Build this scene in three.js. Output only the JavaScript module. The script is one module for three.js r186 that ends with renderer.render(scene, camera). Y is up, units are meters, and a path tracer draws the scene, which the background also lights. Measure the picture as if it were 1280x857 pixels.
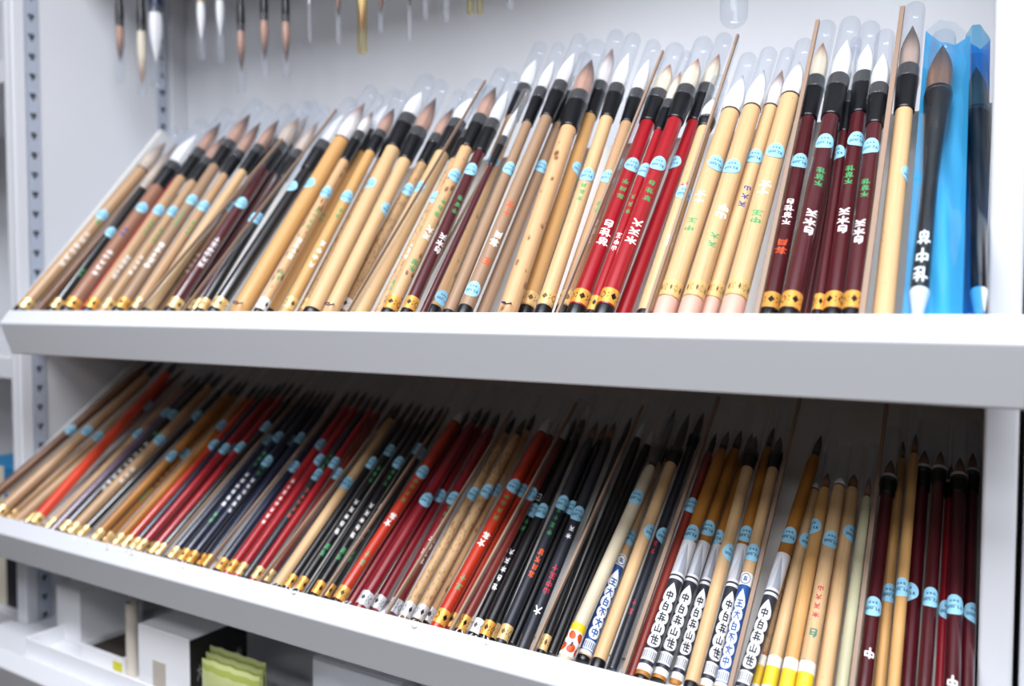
import * as THREE from 'three';
import { RectAreaLightUniformsLib } from 'three/addons/lights/RectAreaLightUniformsLib.js';
import { mergeGeometries } from 'three/addons/utils/BufferGeometryUtils.js';
import { RoundedBoxGeometry } from 'three/addons/geometries/RoundedBoxGeometry.js';

// ------------------------------------------------------------------ camera, light, exposure
const scene = new THREE.Scene();
scene.background = new THREE.Color(0x14161a);
const F = 1013.5, PCX = 640, PCY = 428.5;                     // focal length and centre in pixels of a 1280 x 857 frame
const YAW = 0.544727, PITCH = 0.0428224, ROLL = 0.00122937;
const CAM = new THREE.Vector3(0, 0.0177969, 0.4902765);
const FWD = new THREE.Vector3(-Math.sin(YAW) * Math.cos(PITCH), -Math.sin(PITCH), -Math.cos(YAW) * Math.cos(PITCH));
const R0 = new THREE.Vector3().crossVectors(FWD, new THREE.Vector3(0, 1, 0)).normalize();
const U0 = new THREE.Vector3().crossVectors(R0, FWD);
const RIGHT = R0.clone().multiplyScalar(Math.cos(ROLL)).addScaledVector(U0, Math.sin(ROLL));
const UP = U0.clone().multiplyScalar(Math.cos(ROLL)).addScaledVector(R0, -Math.sin(ROLL));
const camera = new THREE.PerspectiveCamera(2 * Math.atan(428.5 / F) * 180 / Math.PI, 1280 / 857, 0.02, 30);
camera.position.copy(CAM);
camera.quaternion.setFromRotationMatrix(new THREE.Matrix4().makeBasis(RIGHT, UP, FWD.clone().negate()));
camera.focus = 0.60;
camera.userData.fStop = 3.6;
camera.updateMatrixWorld();

const renderer = new THREE.WebGLRenderer();
renderer.toneMapping = THREE.LinearToneMapping;
renderer.toneMappingExposure = 0.67;
renderer.shadowMap.enabled = true;
RectAreaLightUniformsLib.init();

// ------------------------------------------------------------------ helpers
let seed = 20240611;
const rnd = () => { seed = (seed * 1664525 + 1013904223) % 4294967296; return seed / 4294967296; };
const rr = (a, b) => a + (b - a) * rnd();
const V = (x, y, z) => new THREE.Vector3(x, y, z);
const counts = {};
function numbered(n) { counts[n] = (counts[n] ?? -1) + 1; return counts[n] ? n + '_' + String(counts[n]).padStart(3, '0') : n; }
function mesh(name, geo, mat, parent) {
  const m = new THREE.Mesh(geo, mat); m.name = name; m.castShadow = m.receiveShadow = true; parent.add(m); return m;
}
function thing(name, label, category, pos, group) {
  const g = new THREE.Group(); g.name = numbered(name); if (pos) g.position.copy(pos);
  g.userData = { label, category }; if (group) g.userData.group = group; scene.add(g); return g;
}
function single(name, geo, mat, label, category, pos) {
  const m = mesh(numbered(name), geo, mat, scene); if (pos) m.position.copy(pos);
  m.userData = { label, category }; return m;
}
function struct(name, geo, mat) { const m = mesh(name, geo, mat, scene); m.userData = { kind: 'structure', label: STRUCT[name] ?? name.replace(/_/g, ' ') }; return m; }
const STRUCT = {};
const rayDir = (x, y) => FWD.clone().addScaledVector(RIGHT, (x - PCX) / F).addScaledVector(UP, -(y - PCY) / F);
const onPlane = (x, y, n, c) => { const d = rayDir(x, y); return CAM.clone().addScaledVector(d, (c - n.dot(CAM)) / n.dot(d)); };
const onZ = (x, y, z) => onPlane(x, y, V(0, 0, 1), z);
const onX = (x, y, X) => onPlane(x, y, V(1, 0, 0), X);
const onY = (x, y, Y) => onPlane(x, y, V(0, 1, 0), Y);
const depthOf = (p) => p.clone().sub(CAM).dot(FWD);
const pixY = (p) => { const v = p.clone().sub(CAM); return PCY - F * v.dot(UP) / v.dot(FWD); };
function boxAt(x0, x1, y0, y1, z0, z1) { return new THREE.BoxGeometry(x1 - x0, y1 - y0, z1 - z0).translate((x0 + x1) / 2, (y0 + y1) / 2, (z0 + z1) / 2); }
function rboxAt(x0, x1, y0, y1, z0, z1, r = 0.001) { return new RoundedBoxGeometry(x1 - x0, y1 - y0, z1 - z0, 2, r).translate((x0 + x1) / 2, (y0 + y1) / 2, (z0 + z1) / 2); }
function canvas(w, h) { const c = document.createElement('canvas'); c.width = w; c.height = h; return [c, c.getContext('2d')]; }
function canvasTex(c, repeat = false) {
  const t = new THREE.CanvasTexture(c); t.colorSpace = THREE.SRGBColorSpace; t.magFilter = THREE.LinearFilter;
  t.wrapS = repeat ? THREE.RepeatWrapping : THREE.ClampToEdgeWrapping; t.wrapT = t.wrapS; return t;
}
const std = (color, roughness = 0.5, metalness = 0, extra = {}) => new THREE.MeshStandardMaterial({ color, roughness, metalness, ...extra });

// fine orange-peel relief of powder coated steel
const peel = (() => {
  const [c, g] = canvas(256, 256), im = g.createImageData(256, 256);
  for (let i = 0; i < 256 * 256; i++) { const v = 120 + 60 * (rnd() - 0.5); im.data.set([v, v, v, 255], i * 4); }
  g.putImageData(im, 0, 0);
  const t = canvasTex(c, true); t.colorSpace = THREE.NoColorSpace; t.repeat.set(6, 6); return t;
})();
const M = {
  steel: std(0xd8dade, 0.42, 0, { bumpMap: peel, bumpScale: 0.00003 }),
  board: std(0xd2d0cc, 0.6),
  strip: std(0xb4bccb, 0.4, 0.15),
  neckThread: std(0x4a3222, 0.8),
  wall: std(0x5a554e, 0.9),
  floor: std(0x5a4e42, 0.55),
  ceiling: std(0xb8b8b6, 0.9),
  fitting: std(0xf2f2f2, 0.5),
  tanEdge: std(0x977e6b, 0.55),
  clear: new THREE.MeshPhysicalMaterial({ color: 0xf4f7fa, roughness: 0.08, transmission: 1, thickness: 0, ior: 1.46 }),
  cap: new THREE.MeshPhysicalMaterial({ color: 0xf6f8fb, roughness: 0.1, transmission: 0.95, thickness: 0, ior: 1.46 }),
  yellowCap: new THREE.MeshPhysicalMaterial({ color: 0xfaf2d6, roughness: 0.15, transmission: 1, thickness: 0, ior: 1.46 }),
  collar: std(0x0b0d12, 0.32),
  blackCap: std(0x0a0b10, 0.35),
  pinkCap: std(0xd8a593, 0.5),
  whiteRing: std(0xe9e7e2, 0.5),
  thread: std(0xf1efea, 0.85),
  purple: std(0x43265f, 0.8),
  card: std(0xe6e7ea, 0.75),
};

// ------------------------------------------------------------------ room shell (shop)
const FLOOR = -1.30, CEIL = 1.32, RX0 = -3.4, RX1 = 2.4, RZ0 = -0.36, RZ1 = 4.2;
Object.assign(STRUCT, { floor: 'grey brown shop floor below the shelving', ceiling: 'white shop ceiling with light fittings', wall_back: 'grey-brown wall behind the shelving', wall_front: 'grey-brown wall opposite the shelving', wall_left: 'grey-brown wall at the far end', wall_right: 'grey-brown wall at the near end' });
struct('floor', boxAt(RX0 - 0.1, RX1 + 0.1, FLOOR - 0.1, FLOOR, RZ0 - 0.1, RZ1 + 0.1), M.floor);
struct('ceiling', boxAt(RX0 - 0.1, RX1 + 0.1, CEIL, CEIL + 0.1, RZ0 - 0.1, RZ1 + 0.1), M.ceiling);
struct('wall_back', boxAt(RX0 - 0.1, RX1 + 0.1, FLOOR, CEIL, RZ0 - 0.1, RZ0), M.wall);
struct('wall_front', boxAt(RX0 - 0.1, RX1 + 0.1, FLOOR, CEIL, RZ1, RZ1 + 0.1), M.wall);
struct('wall_left', boxAt(RX0 - 0.1, RX0, FLOOR, CEIL, RZ0, RZ1), M.wall);
struct('wall_right', boxAt(RX1, RX1 + 0.1, FLOOR, CEIL, RZ0, RZ1), M.wall);

// ceiling fittings: long fluorescent panels parallel to the shelving
const LIGHT = 0xf4f7ff;
function fitting(x, z, w, d, power, label) {
  const g = thing('ceiling_light', label, 'ceiling light', V(x, CEIL, z));
  mesh('housing', boxAt(-w / 2 - 0.02, w / 2 + 0.02, -0.05, 0, -d / 2 - 0.02, d / 2 + 0.02), M.fitting, g);
  mesh('diffuser', boxAt(-w / 2, w / 2, -0.058, -0.05, -d / 2, d / 2), new THREE.MeshStandardMaterial({ color: 0xffffff, emissive: LIGHT, emissiveIntensity: 2.0 }), g);
  const l = new THREE.RectAreaLight(LIGHT, power, w, d);
  l.name = 'tube_light'; l.position.set(0, -0.062, 0); l.rotation.x = -Math.PI / 2; l.castShadow = true; g.add(l);
}
fitting(0.05, 0.79, 1.8, 0.5, 32.5, 'wide ceiling light panel in the row closest to the shelving');
fitting(0.05, 1.6, 1.8, 0.5, 13, 'wide ceiling light panel in the middle row over the aisle');
fitting(0.05, 2.6, 1.8, 0.5, 7, 'wide ceiling light panel in the row by the opposite wall');

// ------------------------------------------------------------------ shelving unit
const LIPY = 0.0146758, LIPZ = -0.0106666, BOTY = -0.0356331, BOTZ = -0.0125664, SPACING = 0.245;
const XL = -1.10, XR = -0.0088, BACK = -0.340, POST = -0.082;
const unit = thing('shelving_unit', 'white steel shelving frame with slotted uprights, side panels and back', 'shelving', V(-0.486, FLOOR, -0.12));
const uo = unit.position.clone().negate();
function upart(name, geo, mat, parent = unit) { if (parent === unit) geo.translate(uo.x, uo.y, uo.z); return mesh(name, geo, mat, parent); }
upart('side_panel', mergeGeometries([rboxAt(XL - 0.022, XL - 0.013, FLOOR, 0.95, BACK, POST, 0.0015), rboxAt(XL - 0.0135, XL, FLOOR, 0.95, -0.1064 + 0.0078, POST, 0.002),
  rboxAt(XL - 0.0135, XL, FLOOR, 0.95, -0.2998 + 0.0078, -0.1064 - 0.0078, 0.001), rboxAt(XL - 0.0135, XL, FLOOR, 0.95, BACK, -0.2998 - 0.0078, 0.001)]), M.steel);
upart('side_panel', rboxAt(XR, XR + 0.0185, FLOOR, 0.95, BACK, POST, 0.0025), M.steel);
upart('back_panel', boxAt(XL - 0.022, XR + 0.0185, FLOOR, 0.95, BACK - 0.012, BACK - 0.0002), M.steel);
upart('back_upright', rboxAt(XL + 0.0001, XL + 0.004, FLOOR + 0.02, 0.93, BACK + 0.0002, BACK + 0.026, 0.0008), M.steel);

// slotted uprights: a plate with punched keyhole slots over an open hollow in the white side panel
function slotPlate(yTop, n, pitch, w) {
  const len = n * pitch, s = new THREE.Shape();
  s.moveTo(-w / 2, 0); s.lineTo(w / 2, 0); s.lineTo(w / 2, -len); s.lineTo(-w / 2, -len); s.closePath();
  for (let i = 0; i < n; i++) {
    const y = -(i + 0.5) * pitch, h = new THREE.Path(), a = w * 0.26;
    h.moveTo(-a, y + 0.0045); h.lineTo(-a, y - 0.0005); h.lineTo(-a * 0.45, y - 0.0016); h.lineTo(-a * 0.45, y - 0.0048);
    h.lineTo(a * 0.45, y - 0.0048); h.lineTo(a * 0.45, y - 0.0016); h.lineTo(a, y - 0.0005); h.lineTo(a, y + 0.0045); h.closePath();
    s.holes.push(h);
  }
  const g = new THREE.ExtrudeGeometry(s, { depth: 0.0012, bevelEnabled: false });
  g.rotateY(Math.PI / 2); g.translate(0, yTop, 0); return g;
}
for (const [z, yRef, pitch] of [[-0.1064, 0.3978, 0.02565], [-0.2998, 0.3434, 0.02565]]) {
  const top = yRef + pitch * 18.5 - 0.0005;
  upart('slotted_upright', slotPlate(top, 62, pitch, 0.0165).translate(XL + 0.0003, 0, z), M.strip);
}

// folded shelf: sloped lip, front face that turns inwards, flat deck
function shelfGeo(y0, x0, x1) {
  const s = new THREE.Shape(), r = 0.0016;
  const P = [[-LIPZ, LIPY], [0, 0], [-BOTZ, BOTY], [0.034, BOTY], [0.034, BOTY + 0.0015], [0.0155, BOTY + 0.0015], [0.0135, -0.002], [0.079, -0.002], [0.079, 0.0035], [0.0128, 0.0035], [0.0122, LIPY]];
  // rounded corners
  for (let i = 0; i < P.length; i++) {
    const a = P[(i + P.length - 1) % P.length], b = P[i], c = P[(i + 1) % P.length];
    const u = (p, q) => { const l = Math.hypot(q[0] - p[0], q[1] - p[1]), k = Math.min(i === 1 || i === 2 ? r : 0.0004, l * 0.4) / l; return [p[0] + (q[0] - p[0]) * k, p[1] + (q[1] - p[1]) * k]; };
    const p1 = u(b, a), p2 = u(b, c);
    if (i === 0) s.moveTo(...p1); else s.lineTo(...p1);
    s.quadraticCurveTo(b[0], b[1], p2[0], p2[1]);
  }
  s.closePath();
  const g = new THREE.ExtrudeGeometry(s, { depth: x1 - x0, bevelEnabled: false, curveSegments: 3 });
  g.rotateY(Math.PI / 2);       // shape x -> -z, extrusion -> +x
  g.translate(x0, y0, 0); return g;
}
for (const [y, x0, label] of [[0, -0.983, 'white steel shelf with sloped lip carrying the thicker brushes'], [-SPACING, -1.13, 'white steel shelf with sloped lip carrying the thinner dark brushes'], [-0.405, -1.13, 'white steel shelf carrying the cardboard tray and cartons'],
  [-0.80, -1.13, 'empty white steel shelf below the cartons'], [-1.24, -1.13, 'white steel shelf just above the floor']]) {
  const deck = boxAt(XL + 0.0045, XR - 0.0005, y - 0.002, y + 0.0035, BACK + 0.001, -0.0792).toNonIndexed(), nose = shelfGeo(y, x0, XR + 0.0195);
  for (const g of [deck, nose]) for (const k of Object.keys(g.attributes)) if (!['position', 'normal', 'uv'].includes(k)) g.deleteAttribute(k);
  single('shelf', mergeGeometries([deck, nose.index ? nose.toNonIndexed() : nose]).translate(0.486, -y, 0), M.steel, label, 'shelf', V(-0.486, y, 0));
}

{ // shallow top shelf over the hanging brushes
  const deck = boxAt(XL + 0.0045, XR - 0.0005, -0.002, 0.0035, BACK + 0.001, -0.1345).toNonIndexed(), nose = shelfGeo(0, XL + 0.0046, XR - 0.0006).translate(0, 0, -0.056);
  for (const g of [deck, nose]) for (const k of Object.keys(g.attributes)) if (!['position', 'normal', 'uv'].includes(k)) g.deleteAttribute(k);
  single('shelf', mergeGeometries([deck, nose.index ? nose.toNonIndexed() : nose]).translate(0.486, 0, 0), M.steel, 'shallow white steel top shelf above the hanging brushes', 'shelf', V(-0.486, 0.595, 0));
}
// ------------------------------------------------------------------ brush materials
const GLYPHS = [
  [[5, 0, 5, 10], [1, 4, 9, 4]], [[1, 1, 9, 1], [2, 5, 8, 5], [0, 9, 10, 9], [5, 1, 5, 9]], [[1, 2, 9, 2, 9, 6, 1, 6, 1, 2], [5, 0, 5, 10]],
  [[5, 1, 5, 9], [1, 4, 1, 9, 9, 9, 9, 4]], [[1, 3, 9, 3], [5, 0, 5, 4, 1, 10], [5, 4, 9, 10]], [[1, 1, 9, 1], [1, 5, 9, 5], [5, 1, 5, 5, 1, 10], [5, 5, 9, 10]],
  [[5, 0, 5, 10], [0, 3, 10, 3], [5, 3, 1, 8], [5, 3, 9, 8]], [[4, 0, 2, 3], [2, 3, 8, 3, 8, 10, 2, 10, 2, 3], [2, 6, 8, 6]],
  [[3, 0, 3, 10], [0, 3, 5, 3], [7, 0, 6, 4], [5, 3, 10, 3], [7, 3, 7, 10], [5, 6, 10, 6], [5, 10, 10, 10]],
  [[0, 2, 10, 2], [3, 0, 3, 4], [7, 0, 7, 4], [2, 5, 8, 5, 8, 9, 2, 9, 2, 5], [5, 5, 5, 10]],
  [[1, 1, 9, 1], [5, 1, 1, 6], [5, 3, 5, 10], [6, 4, 9, 7]], [[2, 1, 8, 1], [2, 1, 1, 10], [8, 1, 8, 9], [2, 4, 8, 4], [2, 7, 8, 7]],
  [[1, 2, 9, 2], [2, 5, 8, 5], [0, 8, 10, 8], [4, 0, 3, 10], [7, 5, 7, 10]], [[5, 0, 5, 3], [0, 3, 10, 3], [2, 3, 8, 10], [8, 3, 2, 10]],
];
function glyph(g, i, x, y, w, h, flip = true) {
  g.save(); g.translate(x, y); if (flip) g.rotate(Math.PI);
  g.scale(w / 10, h / 10); g.translate(-5, -5); g.lineCap = g.lineJoin = 'round'; g.lineWidth = 1.9;
  for (const p of GLYPHS[i % GLYPHS.length]) { g.beginPath(); g.moveTo(p[0], p[1]); for (let k = 2; k < p.length; k += 2) g.lineTo(p[k], p[k + 1]); g.stroke(); }
  g.restore();
}
const INK = { g: '#3f9a5c', w: '#f4f2ee', o: '#d2532c', r: '#b3273a', b: '#39408a', k: '#2c2a26', d: '#3d7a68' };
const KIND = {
  tan: ['#b38e68', 'bamboo', 'tan bamboo'], pale: ['#cfa97a', 'bamboo', 'cream bamboo'], gold: ['#c7975a', 'bamboo', 'golden bamboo'],
  spot: ['#cda274', 'spot', 'brown-spotted bamboo'], mott: ['#b89468', 'mott', 'mottled bamboo'], grey: ['#997a5f', 'bamboo', 'grey-brown bamboo'],
  brown: ['#6b4327', 'bamboo', 'dark brown bamboo'], pinkb: ['#94664e', 'bamboo', 'reddish-brown bamboo'],
  black: ['#08090d', 'lac', 'black lacquered'], dgrey: ['#23262f', 'lac', 'charcoal lacquered'], navy: ['#08152f', 'lac', 'navy lacquered'],
  maroon: ['#4a1118', 'lac', 'maroon lacquered'], red: ['#9c0b1a', 'lac', 'bright red lacquered'], crimson: ['#780517', 'lac', 'crimson lacquered'],
  dcrim: ['#42030f', 'lac', 'dark crimson lacquered'], orange: ['#b52d12', 'lac', 'orange-red lacquered'], vorange: ['#d8401f', 'lac', 'vivid orange lacquered'],
  must: ['#a56a22', 'bamboo', 'mustard wooden'], mauve: ['#5d4a5f', 'lac', 'mauve lacquered'], pgrey: ['#cdc1a6', 'lac', 'pale grey-cream'],
  pgreen: ['#b9b594', 'lac', 'pale sage'], redbr: ['#7e2a20', 'lac', 'reddish-brown lacquered'],
};
const handleMats = {};
function handleMat(kind, text) {
  const key = kind + '|' + text; if (handleMats[key]) return handleMats[key];
  const [col, style] = KIND[kind], W = 256, H = 1024, [c, g] = canvas(W, H);
  g.fillStyle = col; g.fillRect(0, 0, W, H);
  if (style !== 'lac') {
    for (let i = 0; i < 420; i++) {                                   // fibres
      const x = rnd() * W, y = rnd() * H, l = rr(60, 500), dark = rnd() < 0.5;
      g.strokeStyle = dark ? `rgba(90,50,15,${rr(0.03, 0.1)})` : `rgba(255,240,205,${rr(0.03, 0.12)})`; g.lineWidth = rr(0.6, 2.6);
      g.beginPath(); g.moveTo(x, y); g.lineTo(x + rr(-2, 2), y + l); g.stroke();
    }
    const n = style === 'spot' ? 46 : style === 'mott' ? 620 : 7;
    for (let i = 0; i < n; i++) {                                     // natural spots and stains of the culm
      const x = rnd() * W, y = rnd() * H, a = style === 'bamboo' ? rr(1, 3) : style === 'spot' ? rr(3, 14) : rr(1, 7), b = a * rr(1.0, 2.2);
      g.fillStyle = style === 'mott' ? `rgba(${80 + rnd() * 30 | 0},${46 + rnd() * 20 | 0},22,${rr(0.15, 0.5)})` : `rgba(96,56,26,${rr(0.25, 0.6)})`;
      g.beginPath(); g.ellipse(x, y, a, b, rr(-0.3, 0.3), 0, 7); g.fill();
      if (style === 'spot' && a > 8) { g.fillStyle = 'rgba(60,32,14,.5)'; g.beginPath(); g.ellipse(x + 2, y + 3, a * 0.5, b * 0.5, 0, 0, 7); g.fill(); }
    }
  } else {
    for (let i = 0; i < 240; i++) { g.fillStyle = `rgba(${rnd() < 0.5 ? '255,255,255' : '0,0,0'},${rr(0.01, 0.035)})`; g.fillRect(rnd() * W, rnd() * H, rr(1, 3), rr(20, 220)); }
  }
  let k = key.length * 3 + key.charCodeAt(0);
  for (const seg of text ? text.split(',') : []) {                    // e.g. g3@.62:4 = three green signs from 62 % of the length, 4 mm high
    const [, ink, n, at, size] = /^(\w)(\d+)@([\d.]+):([\d.]+)/.exec(seg), s = +size;
    if (ink === 'q') { g.strokeStyle = INK.w; g.lineWidth = 6; const q = s * 4.4, y = H * (1 - at); g.strokeRect(W / 2 - q * 0.8, y - q / 2, q * 1.6, q); g.fillStyle = INK.w; g.fillRect(W / 2 - 8, y - 5, 16, 10); continue; }
    g.strokeStyle = INK[ink];
    for (let i = 0; i < +n; i++) { const y = H * (1 - at) - i * 0; glyph(g, k++, W / 2 + rr(-3, 3), y + i * s * (s <= 4.6 ? 2.0 : 1.5) * 4.6, s * 8, s * 5.2); }
  }
  const m = new THREE.MeshPhysicalMaterial({ map: canvasTex(c), roughness: style === 'lac' ? 0.32 : 0.5, clearcoat: style === 'lac' ? 0.9 : 0.15, clearcoatRoughness: 0.14 });
  return handleMats[key] = m;
}
// foil bands and printed labels at the foot
function bandTex(draw, w = 256, h = 128) { const [c, g] = canvas(w, h); draw(g, w, h); return canvasTex(c); }
const diamonds = (g, w, h, bg, ink) => {
  g.fillStyle = bg; g.fillRect(0, 0, w, h);
  for (let i = 0; i < 240; i++) { g.fillStyle = `rgba(${rnd() < 0.5 ? '255,235,190' : '120,60,10'},.08)`; g.fillRect(rnd() * w, rnd() * h, rr(2, 30), rr(1, 5)); }
  g.fillStyle = ink; g.strokeStyle = ink; g.lineWidth = 4;
  for (let i = 0; i < 5; i++) {
    const x = (i + 0.5) * w / 5, y = h / 2; g.beginPath(); g.moveTo(x, y - 30); g.lineTo(x + 14, y); g.lineTo(x, y + 30); g.lineTo(x - 14, y); g.closePath(); i % 2 ? g.stroke() : g.fill();
    g.beginPath(); g.moveTo(x + 22, y - 22); g.lineTo(x + 28, y - 8); g.moveTo(x + 22, y + 22); g.lineTo(x + 28, y + 8); g.stroke();
  }
};
const BAND = {
  go: new THREE.MeshStandardMaterial({ map: bandTex((g, w, h) => diamonds(g, w, h, '#eba94e', '#1d140c')), roughness: 0.3, metalness: 0.3 }),
  gp: new THREE.MeshStandardMaterial({ map: bandTex((g, w, h) => diamonds(g, w, h, '#f0c987', '#6b5030')), roughness: 0.3, metalness: 0.35 }),
  si: new THREE.MeshStandardMaterial({ map: bandTex((g, w, h) => diamonds(g, w, h, '#e2e3e6', '#2a2c34')), roughness: 0.28, metalness: 0.4 }),
  wh: new THREE.MeshStandardMaterial({ map: bandTex((g, w, h) => diamonds(g, w, h, '#eceae6', '#33343c')), roughness: 0.5 }),
  koi: new THREE.MeshStandardMaterial({ map: bandTex((g, w, h) => {
    g.fillStyle = '#f6f1ea'; g.fillRect(0, 0, w, h); g.fillStyle = '#e6c21c'; g.fillRect(0, 0, w, h * 0.24); g.fillStyle = '#cf4a14';
    for (let i = 0; i < 5; i++) { g.beginPath(); g.ellipse((i + 0.3) * w / 5, h * 0.4, 22, 15, 0.4, 0, 7); g.fill(); g.beginPath(); g.ellipse((i + 0.75) * w / 5, h * 0.78, 24, 16, -0.3, 0, 7); g.fill(); }
    g.fillStyle = '#2b2740'; for (let i = 0; i < 5; i++) { g.beginPath(); g.ellipse((i + 0.65) * w / 5, h * 0.66, 6, 10, 0.2, 0, 7); g.fill(); }
  }), roughness: 0.5 }),
  yel: new THREE.MeshStandardMaterial({ map: bandTex((g, w, h) => {
    g.fillStyle = '#f4efe2'; g.fillRect(0, 0, w, h); g.fillStyle = '#e8c22a'; g.fillRect(0, h * 0.22, w, h * 0.4); g.fillStyle = '#d7641c'; for (let i = 0; i < 6; i++) { g.beginPath(); g.ellipse(i * w / 6 + 16, h * 0.8, 18, 12, 0.3, 0, 7); g.fill(); }
  }), roughness: 0.5 }),
  blue: new THREE.MeshStandardMaterial({ map: bandTex((g, w, h) => {           // blue wrap label with a scalloped white column of signs
    g.fillStyle = '#efece4'; g.fillRect(0, 0, w, h); g.fillStyle = '#27508f'; g.fillRect(70, 60, 120, h - 76);
    g.fillStyle = '#f3f3f1'; g.beginPath(); g.moveTo(128, 80); g.lineTo(160, 130); g.lineTo(96, 130); g.fill();
    for (let i = 0; i < 6; i++) { g.beginPath(); g.ellipse(128, 150 + i * 52, 36, 30, 0, 0, 7); g.fill(); }
    g.fillRect(88, h - 64, 80, 44); g.strokeStyle = '#27508f'; for (let i = 0; i < 6; i++) glyph(g, i * 3 + 1, 128, 150 + i * 52, 40, 36, false);
    g.lineWidth = 4; g.beginPath(); g.ellipse(128, 30, 30, 24, 0, 0, 7); g.stroke(); glyph(g, 12, 128, 30, 26, 22, false);
    for (let i = 0; i < 6; i++) { g.fillStyle = '#5c76a4'; g.fillRect(94 + i * 12, h - 58, 7, 32); }
  }, 256, 512), roughness: 0.35 }),
  mk: new THREE.MeshStandardMaterial({ map: bandTex((g, w, h) => {             // silver wrap label with a drawn brush point
    g.fillStyle = '#e9eaee'; g.fillRect(0, 0, w, h); g.fillStyle = '#a7abb5'; g.beginPath(); g.moveTo(128, 16); g.lineTo(178, 140); g.lineTo(78, 140); g.fill();
    g.fillStyle = '#cfd2d9'; g.beginPath(); g.moveTo(128, 16); g.lineTo(128, 140); g.lineTo(78, 140); g.fill();
    g.fillStyle = '#33363f'; g.fillRect(0, 150, w, 7); g.fillRect(0, 168, w, h - 190); g.fillStyle = '#f2f2f2'; g.fillRect(0, h - 20, w, 20);
    for (const x of [128]) { g.beginPath(); g.moveTo(x, 184); g.lineTo(x + 38, 222); g.lineTo(x - 38, 222); g.fill(); for (let i = 0; i < 5; i++) { g.beginPath(); g.ellipse(x, 236 + i * 42, 42, 25, 0, 0, 7); g.fill(); } g.fillRect(x - 44, 436, 88, 40); }
    g.strokeStyle = '#2b2d35'; for (let i = 0; i < 5; i++) glyph(g, i * 5 + 2, 128, 234 + i * 42, 38, 30, false);
    g.fillStyle = '#868b96'; for (let i = 0; i < 7; i++) g.fillRect(88 + i * 12, 442, 7, 28);
  }, 256, 512), roughness: 0.3, metalness: 0.15 }),
};
const PRICES = ['1,500', '1,200', '2,000', '1,000', '3,500', '2,500'];
const stickerMats = PRICES.map((p) => {
  const [c, g] = canvas(128, 128); g.fillStyle = '#97d0ea'; g.fillRect(0, 0, 128, 128);
  g.save(); g.translate(64, 64); g.rotate(Math.PI); g.fillStyle = '#29486a'; g.textAlign = 'center';
  g.font = 'bold 30px sans-serif'; g.fillText('\u00a5' + p, 0, -2); g.restore();
  g.strokeStyle = '#29486a'; g.save(); g.translate(0, 0); for (let i = 0; i < 3; i++) glyph(g, i + 5, 46 + i * 18, 40, 13, 14); g.restore();
  return new THREE.MeshStandardMaterial({ map: canvasTex(c), roughness: 0.45 });
});

// ------------------------------------------------------------------ brush geometry (local +y runs from foot to tip, +z towards the aisle)
function lathe(pts, seg = 20) { return new THREE.LatheGeometry(pts.map(([r, y]) => new THREE.Vector2(Math.max(r, 1e-5), y)), seg); }
function handleGeo(r, y0, y1, end = 0.96) {
  const L = y1 - y0, g = lathe([[0, y0], [r * 0.9, y0], [r, y0 + 0.0012], [r * 1.0, y0 + L * 0.3], [r * 0.985, y0 + L * 0.66], [r * 0.965, y1 - 0.010], [r * (0.965 + end) / 2, y1 - 0.0035], [r * end, y1 - 0.0006], [r * end * 0.94, y1]], 22);
  const p = g.attributes.position, uv = g.attributes.uv;
  for (let i = 0; i < p.count; i++) uv.setY(i, (p.getY(i) - y0) / L);
  return g.rotateY(Math.PI);
}
function stickerGeo(r, R) {
  const pos = [], uv = [], idx = [], nr = 4, na = 28, rad = r + 0.00022;
  const put = (s, t) => { const a = s / rad; pos.push(rad * Math.sin(a), t, rad * Math.cos(a)); uv.push(0.5 + s / (2 * R), 0.5 + t / (2 * R)); };
  put(0, 0);
  for (let i = 1; i <= nr; i++) for (let k = 0; k < na; k++) { const a = k / na * Math.PI * 2, q = R * i / nr; put(q * Math.cos(a), q * Math.sin(a)); }
  for (let k = 0; k < na; k++) idx.push(0, 1 + k, 1 + (k + 1) % na);
  for (let i = 1; i < nr; i++) for (let k = 0; k < na; k++) { const a = 1 + (i - 1) * na + k, b = 1 + (i - 1) * na + (k + 1) % na; idx.push(a, a + na, b, b, a + na, b + na); }
  const g = new THREE.BufferGeometry(); g.setAttribute('position', new THREE.Float32BufferAttribute(pos, 3)); g.setAttribute('uv', new THREE.Float32BufferAttribute(uv, 2)); g.setIndex(idx); g.computeVertexNormals(); return g;
}
const BRISTLE = {   // base colour, point colour, where the point colour starts, wording
  W: ['#f3f1ee', '#f6f4f0', 0.9, 'white'], B: ['#b88a72', '#4c2c20', 0.55, 'brown'], K: ['#cbb7a6', '#8a7060', 0.6, 'beige'], P: ['#efe6e1', '#7a5648', 0.62, 'white brown-pointed'],
  C: ['#eadcc0', '#9c5a34', 0.72, 'cream brown-pointed'], G: ['#b39886', '#4b3a33', 0.5, 'grey-brown'], D: ['#3a2b25', '#1c1412', 0.5, 'dark'], S: ['#f6f5f3', '#55504c', 0.9, 'white dark-pointed'], Y: ['#8a5a3c', '#43261a', 0.5, 'russet'],
};
const bristleMat = new THREE.MeshStandardMaterial({ vertexColors: true, roughness: 0.7 });
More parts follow.
